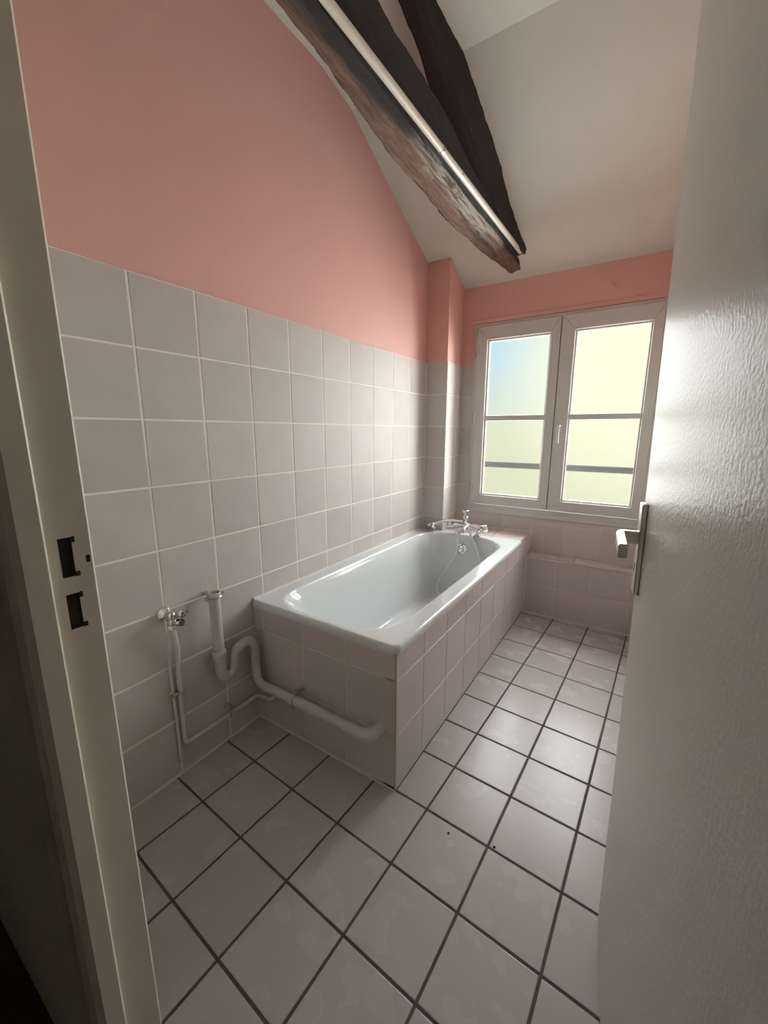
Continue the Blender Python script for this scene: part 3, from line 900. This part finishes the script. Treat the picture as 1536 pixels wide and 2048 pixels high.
XOFF = -0.014
XL = [(0.1, 0.425), (0.83, 0.417), (1.0, 0.408), (1.19, 0.39), (1.36, 0.372), (1.53, 0.352), (1.75, 0.352), (2.02, 0.342), (2.09, 0.346), (2.41, 0.372), (2.55, 0.405), (2.70, 0.455), (2.80, 0.47)]
ZB = [(0.1, 2.188), (2.3, 2.190), (2.55, 2.178), (2.70, 2.150), (2.82, 2.13)]
ZTP = [(0.1, 2.40), (1.4, 2.385), (1.67, 2.362), (1.86, 2.325), (2.1, 2.318), (2.45, 2.285), (2.8, 2.25)]
st = []
K = 150
for k in range(K + 1):
    y = 0.19 + (2.80 - 0.19) * k / K
    xr = 0.512 + 0.010 * max(0, min(1, (y - 1.3) / 1.0))
    if y > 2.58: xr += 0.02 * (y - 2.58) / 0.2
    st.append([(lerp_tab(XL, y) + XOFF, y, lerp_tab(ZB, y) + 0.004), (xr, y, lerp_tab(ZB, y)), (xr - 0.008, y, lerp_tab(ZTP, y)), (lerp_tab(XL, y) + XOFF + 0.01, y, lerp_tab(ZTP, y))])
def tie_tones(s, t, p):
    y = p.y
    if s == 0:                       # underside
        black = 0.30 + 0.45 * max(0, (t - 0.68) / 0.32) + 0.42 * max(0, 1 - (y - 0.5) / 1.1)  # tone darker towards the right arris and the near end
        lo, hi = (0.62, 0.92) if y > 1.55 else (0.74, 0.93)
        g = max(0, min(1, (y - 1.34) / 0.22)) * max(0, min(1, (2.42 - y) / 0.2))
        g *= max(0, min(1, (t - lo + 0.14) / 0.10)) * max(0, min(1, (hi + 0.10 - t) / 0.12))
        if y > 2.5: black = 0.25
        if g > 0.3: black = 0.2
        return (black, g * 1.0, 0)
    if s == 1: return (0.95, 0.0, 0)
    return (1.0, 0, 0)
tie = hewn('tie_beam', st, tie_tones, 0.0062, 3.1)
tag(tie, 'rough brown oak tie beam with bare grey arris, crossing under the ceiling', 'beam', 'thing')

st = []
K = 90
for k in range(K + 1):
    y = 1.28 + (2.585 - 1.28) * k / K
    zc = 2.244 - 0.49 * (y - 2.456)
    xr = lerp_tab([(1.2, 0.515), (1.575, 0.529), (1.83, 0.555), (2.106, 0.573), (2.45, 0.578), (2.7, 0.572)], y)
    xl = lerp_tab([(1.2, 0.385), (1.40, 0.398), (1.52, 0.412), (1.70, 0.405), (2.2, 0.42), (2.7, 0.44)], y)
    hh_ = 0.150 - 0.03 * max(0, (y - 2.2) / 0.4)
    zb_ = max(zc - hh_, 2.200)
    st.append([(xl, y, zb_), (xr - 0.05 * min(1, (zc - zb_) / 0.15), y, zb_), (xr, y, zc + 0.09), (xl - 0.004, y, zc + 0.09)])
raf = hewn('rafter_beam', st, lambda s, t, p: (1.0, 0.0, 0), 0.0048, 9.7)
tag(raf, 'blackened sloping rafter rising from the end of the tie beam', 'beam', 'thing')

tube = empty('conduit_tube', (0.52, 1.4, 2.19))
CB = Vector((0.52, 1.4, 2.19))
tag(tube, 'long off-white tube fixed along the arris of the tie beam', 'tube')
def pipe_pt(y): return (0.525 + 0.012 * (y - 0.9), y, 2.188 + 0.010 * (y - 0.9))
for a, b in ((0.30, 1.512), (1.516, 1.682), (1.685, 2.545)):
    under(MB().tube([pipe_pt(a), pipe_pt(b)], 0.0125, 18).obj('tube_length', 'tube_white', smooth=True), tube, CB)
under(MB().tube([pipe_pt(1.508), pipe_pt(1.520)], 0.0142, 18).obj('sleeve', 'worn_metal', smooth=True), tube, CB)
under(MB().tube([pipe_pt(1.680), pipe_pt(1.687)], 0.0134, 18).obj('sleeve', 'worn_metal', smooth=True), tube, CB)
under(MB().tube([pipe_pt(2.535), pipe_pt(2.552)], 0.0140, 18).obj('end_cap', 'worn_metal', smooth=True), tube, CB)

# ------------------------------------------------------------------ door leaf
u = Vector((-0.1143, 0.9934, 0))
DW, DT, DH = 0.73, 0.040, 2.04
FE = Vector((1.292, 0.946, 0))
hinge = FE - u * DW
door = empty('door_1', (hinge.x, hinge.y, 0.0))
door.rotation_euler = (math.radians(-0.9), 0, math.atan2(u.y, u.x))
tag(door, 'open off-white glossy door with lever handle', 'door', 'structure')
MB().box(0, DW, -DT, 0, 0.010, DH).obj('leaf', 'door_paint', door, bevel=0.003)
px0 = 0.674
MB().box(px0, px0 + 0.036, 0.0, 0.010, 0.886, 1.068).obj('lock_plate', 'alu', door, bevel=0.0025)
lev = MB()
lev.tube([(px0 + 0.018, 0.008, 1.0), (px0 + 0.018, 0.016, 1.0)], 0.011, 16)
lv = lev.obj('lever', 'alu', door, smooth=True)
def bar_sweep(pts, hw, hh):
    mb = MB()
    rings = []
    P = [Vector(p) for p in pts]
    for i, p in enumerate(P):
        t = (P[min(i + 1, len(P) - 1)] - P[max(i - 1, 0)]).normalized()
        s = Vector((t.y, -t.x, 0)).normalized()
        h_ = hh[i] if isinstance(hh, list) else hh
        w_ = hw[i] if isinstance(hw, list) else hw
        c = 0.28
        ring = []
        for a, b in ((-1, -1 + c), (-1 + c, -1), (1 - c, -1), (1, -1 + c), (1, 1 - c), (1 - c, 1), (-1 + c, 1), (-1, 1 - c)):
            ring.append(p + s * w_ * a + Vector((0, 0, h_ * b)))
        rings.append(ring)
    return mb.rings(rings)
lp_ = fillet([(px0 + 0.018, 0.010, 1.0), (px0 + 0.018, 0.040, 1.0), (px0 - 0.095, 0.043, 0.999)], 0.012, 8)
bar_sweep(lp_, 0.0075, 0.0125).obj('lever_bar', 'alu', lv, smooth=True, angle=30)
MB().box(px0 + 0.016, px0 + 0.020, 0.0095, 0.0105, 0.930, 0.948).obj('keyhole', 'blackness', door)  # shade of the hole painted as a thin black plate
for z in (0.25, 1.02, 1.80):
    MB().tube([(-0.006, 0.004, z - 0.05), (-0.006, 0.004, z + 0.05)], 0.008, 12).obj('hinge', 'worn_metal', door, smooth=True)

# ------------------------------------------------------------------ pressed-steel door frame
fr = empty('trim_1', (0.65, 0.18, 0.0))
FB = Vector((0.65, 0.18, 0.0))
tag(fr, 'beige painted steel door frame with lock slots beside the camera', 'door frame', 'structure')
J1, STOP_Y, STOP_X, HX = 0.650, 0.172, 0.6625, 0.6625
# plan profile of the strike jamb (x, y)
prof_j = [(0.590, 0.222), (0.590, 0.2265), (0.647, 0.2265), (0.650, 0.2235),
          (0.650, 0.1750), (0.6512, 0.1738), (0.6600, 0.1738), (0.6625, 0.1712), (0.6625, 0.1480), (0.6560, 0.1400), (0.646, 0.1345), (0.600, 0.1335), (0.596, 0.1370), (0.600, 0.1420), (0.640, 0.1470), (0.640, 0.2200)]
SLOTS = [(1.013, 1.066), (0.941, 0.990)]       # z of latch and bolt slots
SY0, SY1 = 0.1885, 0.2035
mb = MB()
def prof_seg(z0, z1, pts): mb.prism([(x, y, z0) for x, y in pts], (0, 0, z1 - z0))
zs = [0.0, SLOTS[1][0], SLOTS[1][1], SLOTS[0][0], SLOTS[0][1], 2.05]
for k in range(5):
    if k in (1, 3):      # interrupted strike face: two strips either side of the slot
        prof_seg(zs[k], zs[k + 1], [(0.648, SY1), (0.650, SY1), (0.650, 0.2235), (0.647, 0.2265), (0.590, 0.2265), (0.590, 0.222), (0.648, 0.2200)])
        prof_seg(zs[k], zs[k + 1], [(0.640, 0.1470), (0.600, 0.1420), (0.596, 0.1370), (0.600, 0.1335), (0.646, 0.1345), (0.6560, 0.1400), (0.6625, 0.1480), (0.6625, 0.1712), (0.6600, 0.1738), (0.6512, 0.1738), (0.650, 0.1750), (0.650, SY0), (0.648, SY0), (0.648, 0.178), (0.640, 0.170)])
    else:
        prof_seg(zs[k], zs[k + 1], prof_j)
under(mb.obj('jamb', 'frame_paint'), fr, FB)
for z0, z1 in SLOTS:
    under(MB().box(0.616, 0.6478, 0.180, 0.212, z0 - 0.008, z1 + 0.008).obj('slot_shade_block', 'blackness'), fr, FB)  # solid black block paints the shade inside the slot
    # ragged little ears of the punched slot, their shade put on as black plates
    nb = MB()
    nb.box(0.6497, 0.65035, SY1 - 0.0005, SY1 + 0.0035, z1 - 0.007, z1 + 0.0005)
    nb.box(0.6497, 0.65035, SY1 - 0.0005, SY1 + 0.0045, z0 - 0.0005, z0 + 0.006)
    under(nb.obj('slot_notch_shade', 'blackness'), fr, FB)
under(MB().box(0.6492, 0.65035, 0.2170, 0.2212, 1.028, 1.038).obj('chipped_paint', 'blackness'), fr, FB)
# hinge jamb and head
mb = MB()
prof_h = [(1.44, 0.2265), (1.388, 0.2265), (1.385, 0.2235), (1.385, 0.1738), (1.3725, 0.1715), (1.3725, 0.1480), (1.380, 0.1400), (1.390, 0.1345), (1.436, 0.1335), (1.436, 0.140), (1.400, 0.146), (1.400, 0.222), (1.44, 0.222)]
mb.prism([(x, y, 0.0) for x, y in prof_h], (0, 0, 2.05))
under(mb.obj('jamb', 'frame_paint', bevel=0.0008), fr, FB)
mb = MB()
mb.box(0.60, 1.43, 0.1345, 0.2265, 2.05, 2.10)
mb.box(0.65, 1.385, 0.1345, 0.172, 2.036, 2.05)
under(mb.obj('head', 'frame_paint', bevel=0.001), fr, FB)

# ------------------------------------------------------------------ grit on the floor
for (x, y, r, lab) in ((0.887, 0.954, 0.0028, 'tiny dark speck of grit in the middle of a floor tile'), (1.018, 0.988, 0.0034, 'tiny dark speck of grit on a crossing of floor joints')):
    g = MB().lathe((x, y, 0.0), (0.1, 0.05, 1), [(r * 0.9, 0.0), (r * 1.1, r * 0.4), (r * 0.6, r * 0.9), (0.0, r)], 7).obj('grit_speck', 'blackness')
    tag(g, lab, 'debris', 'thing')
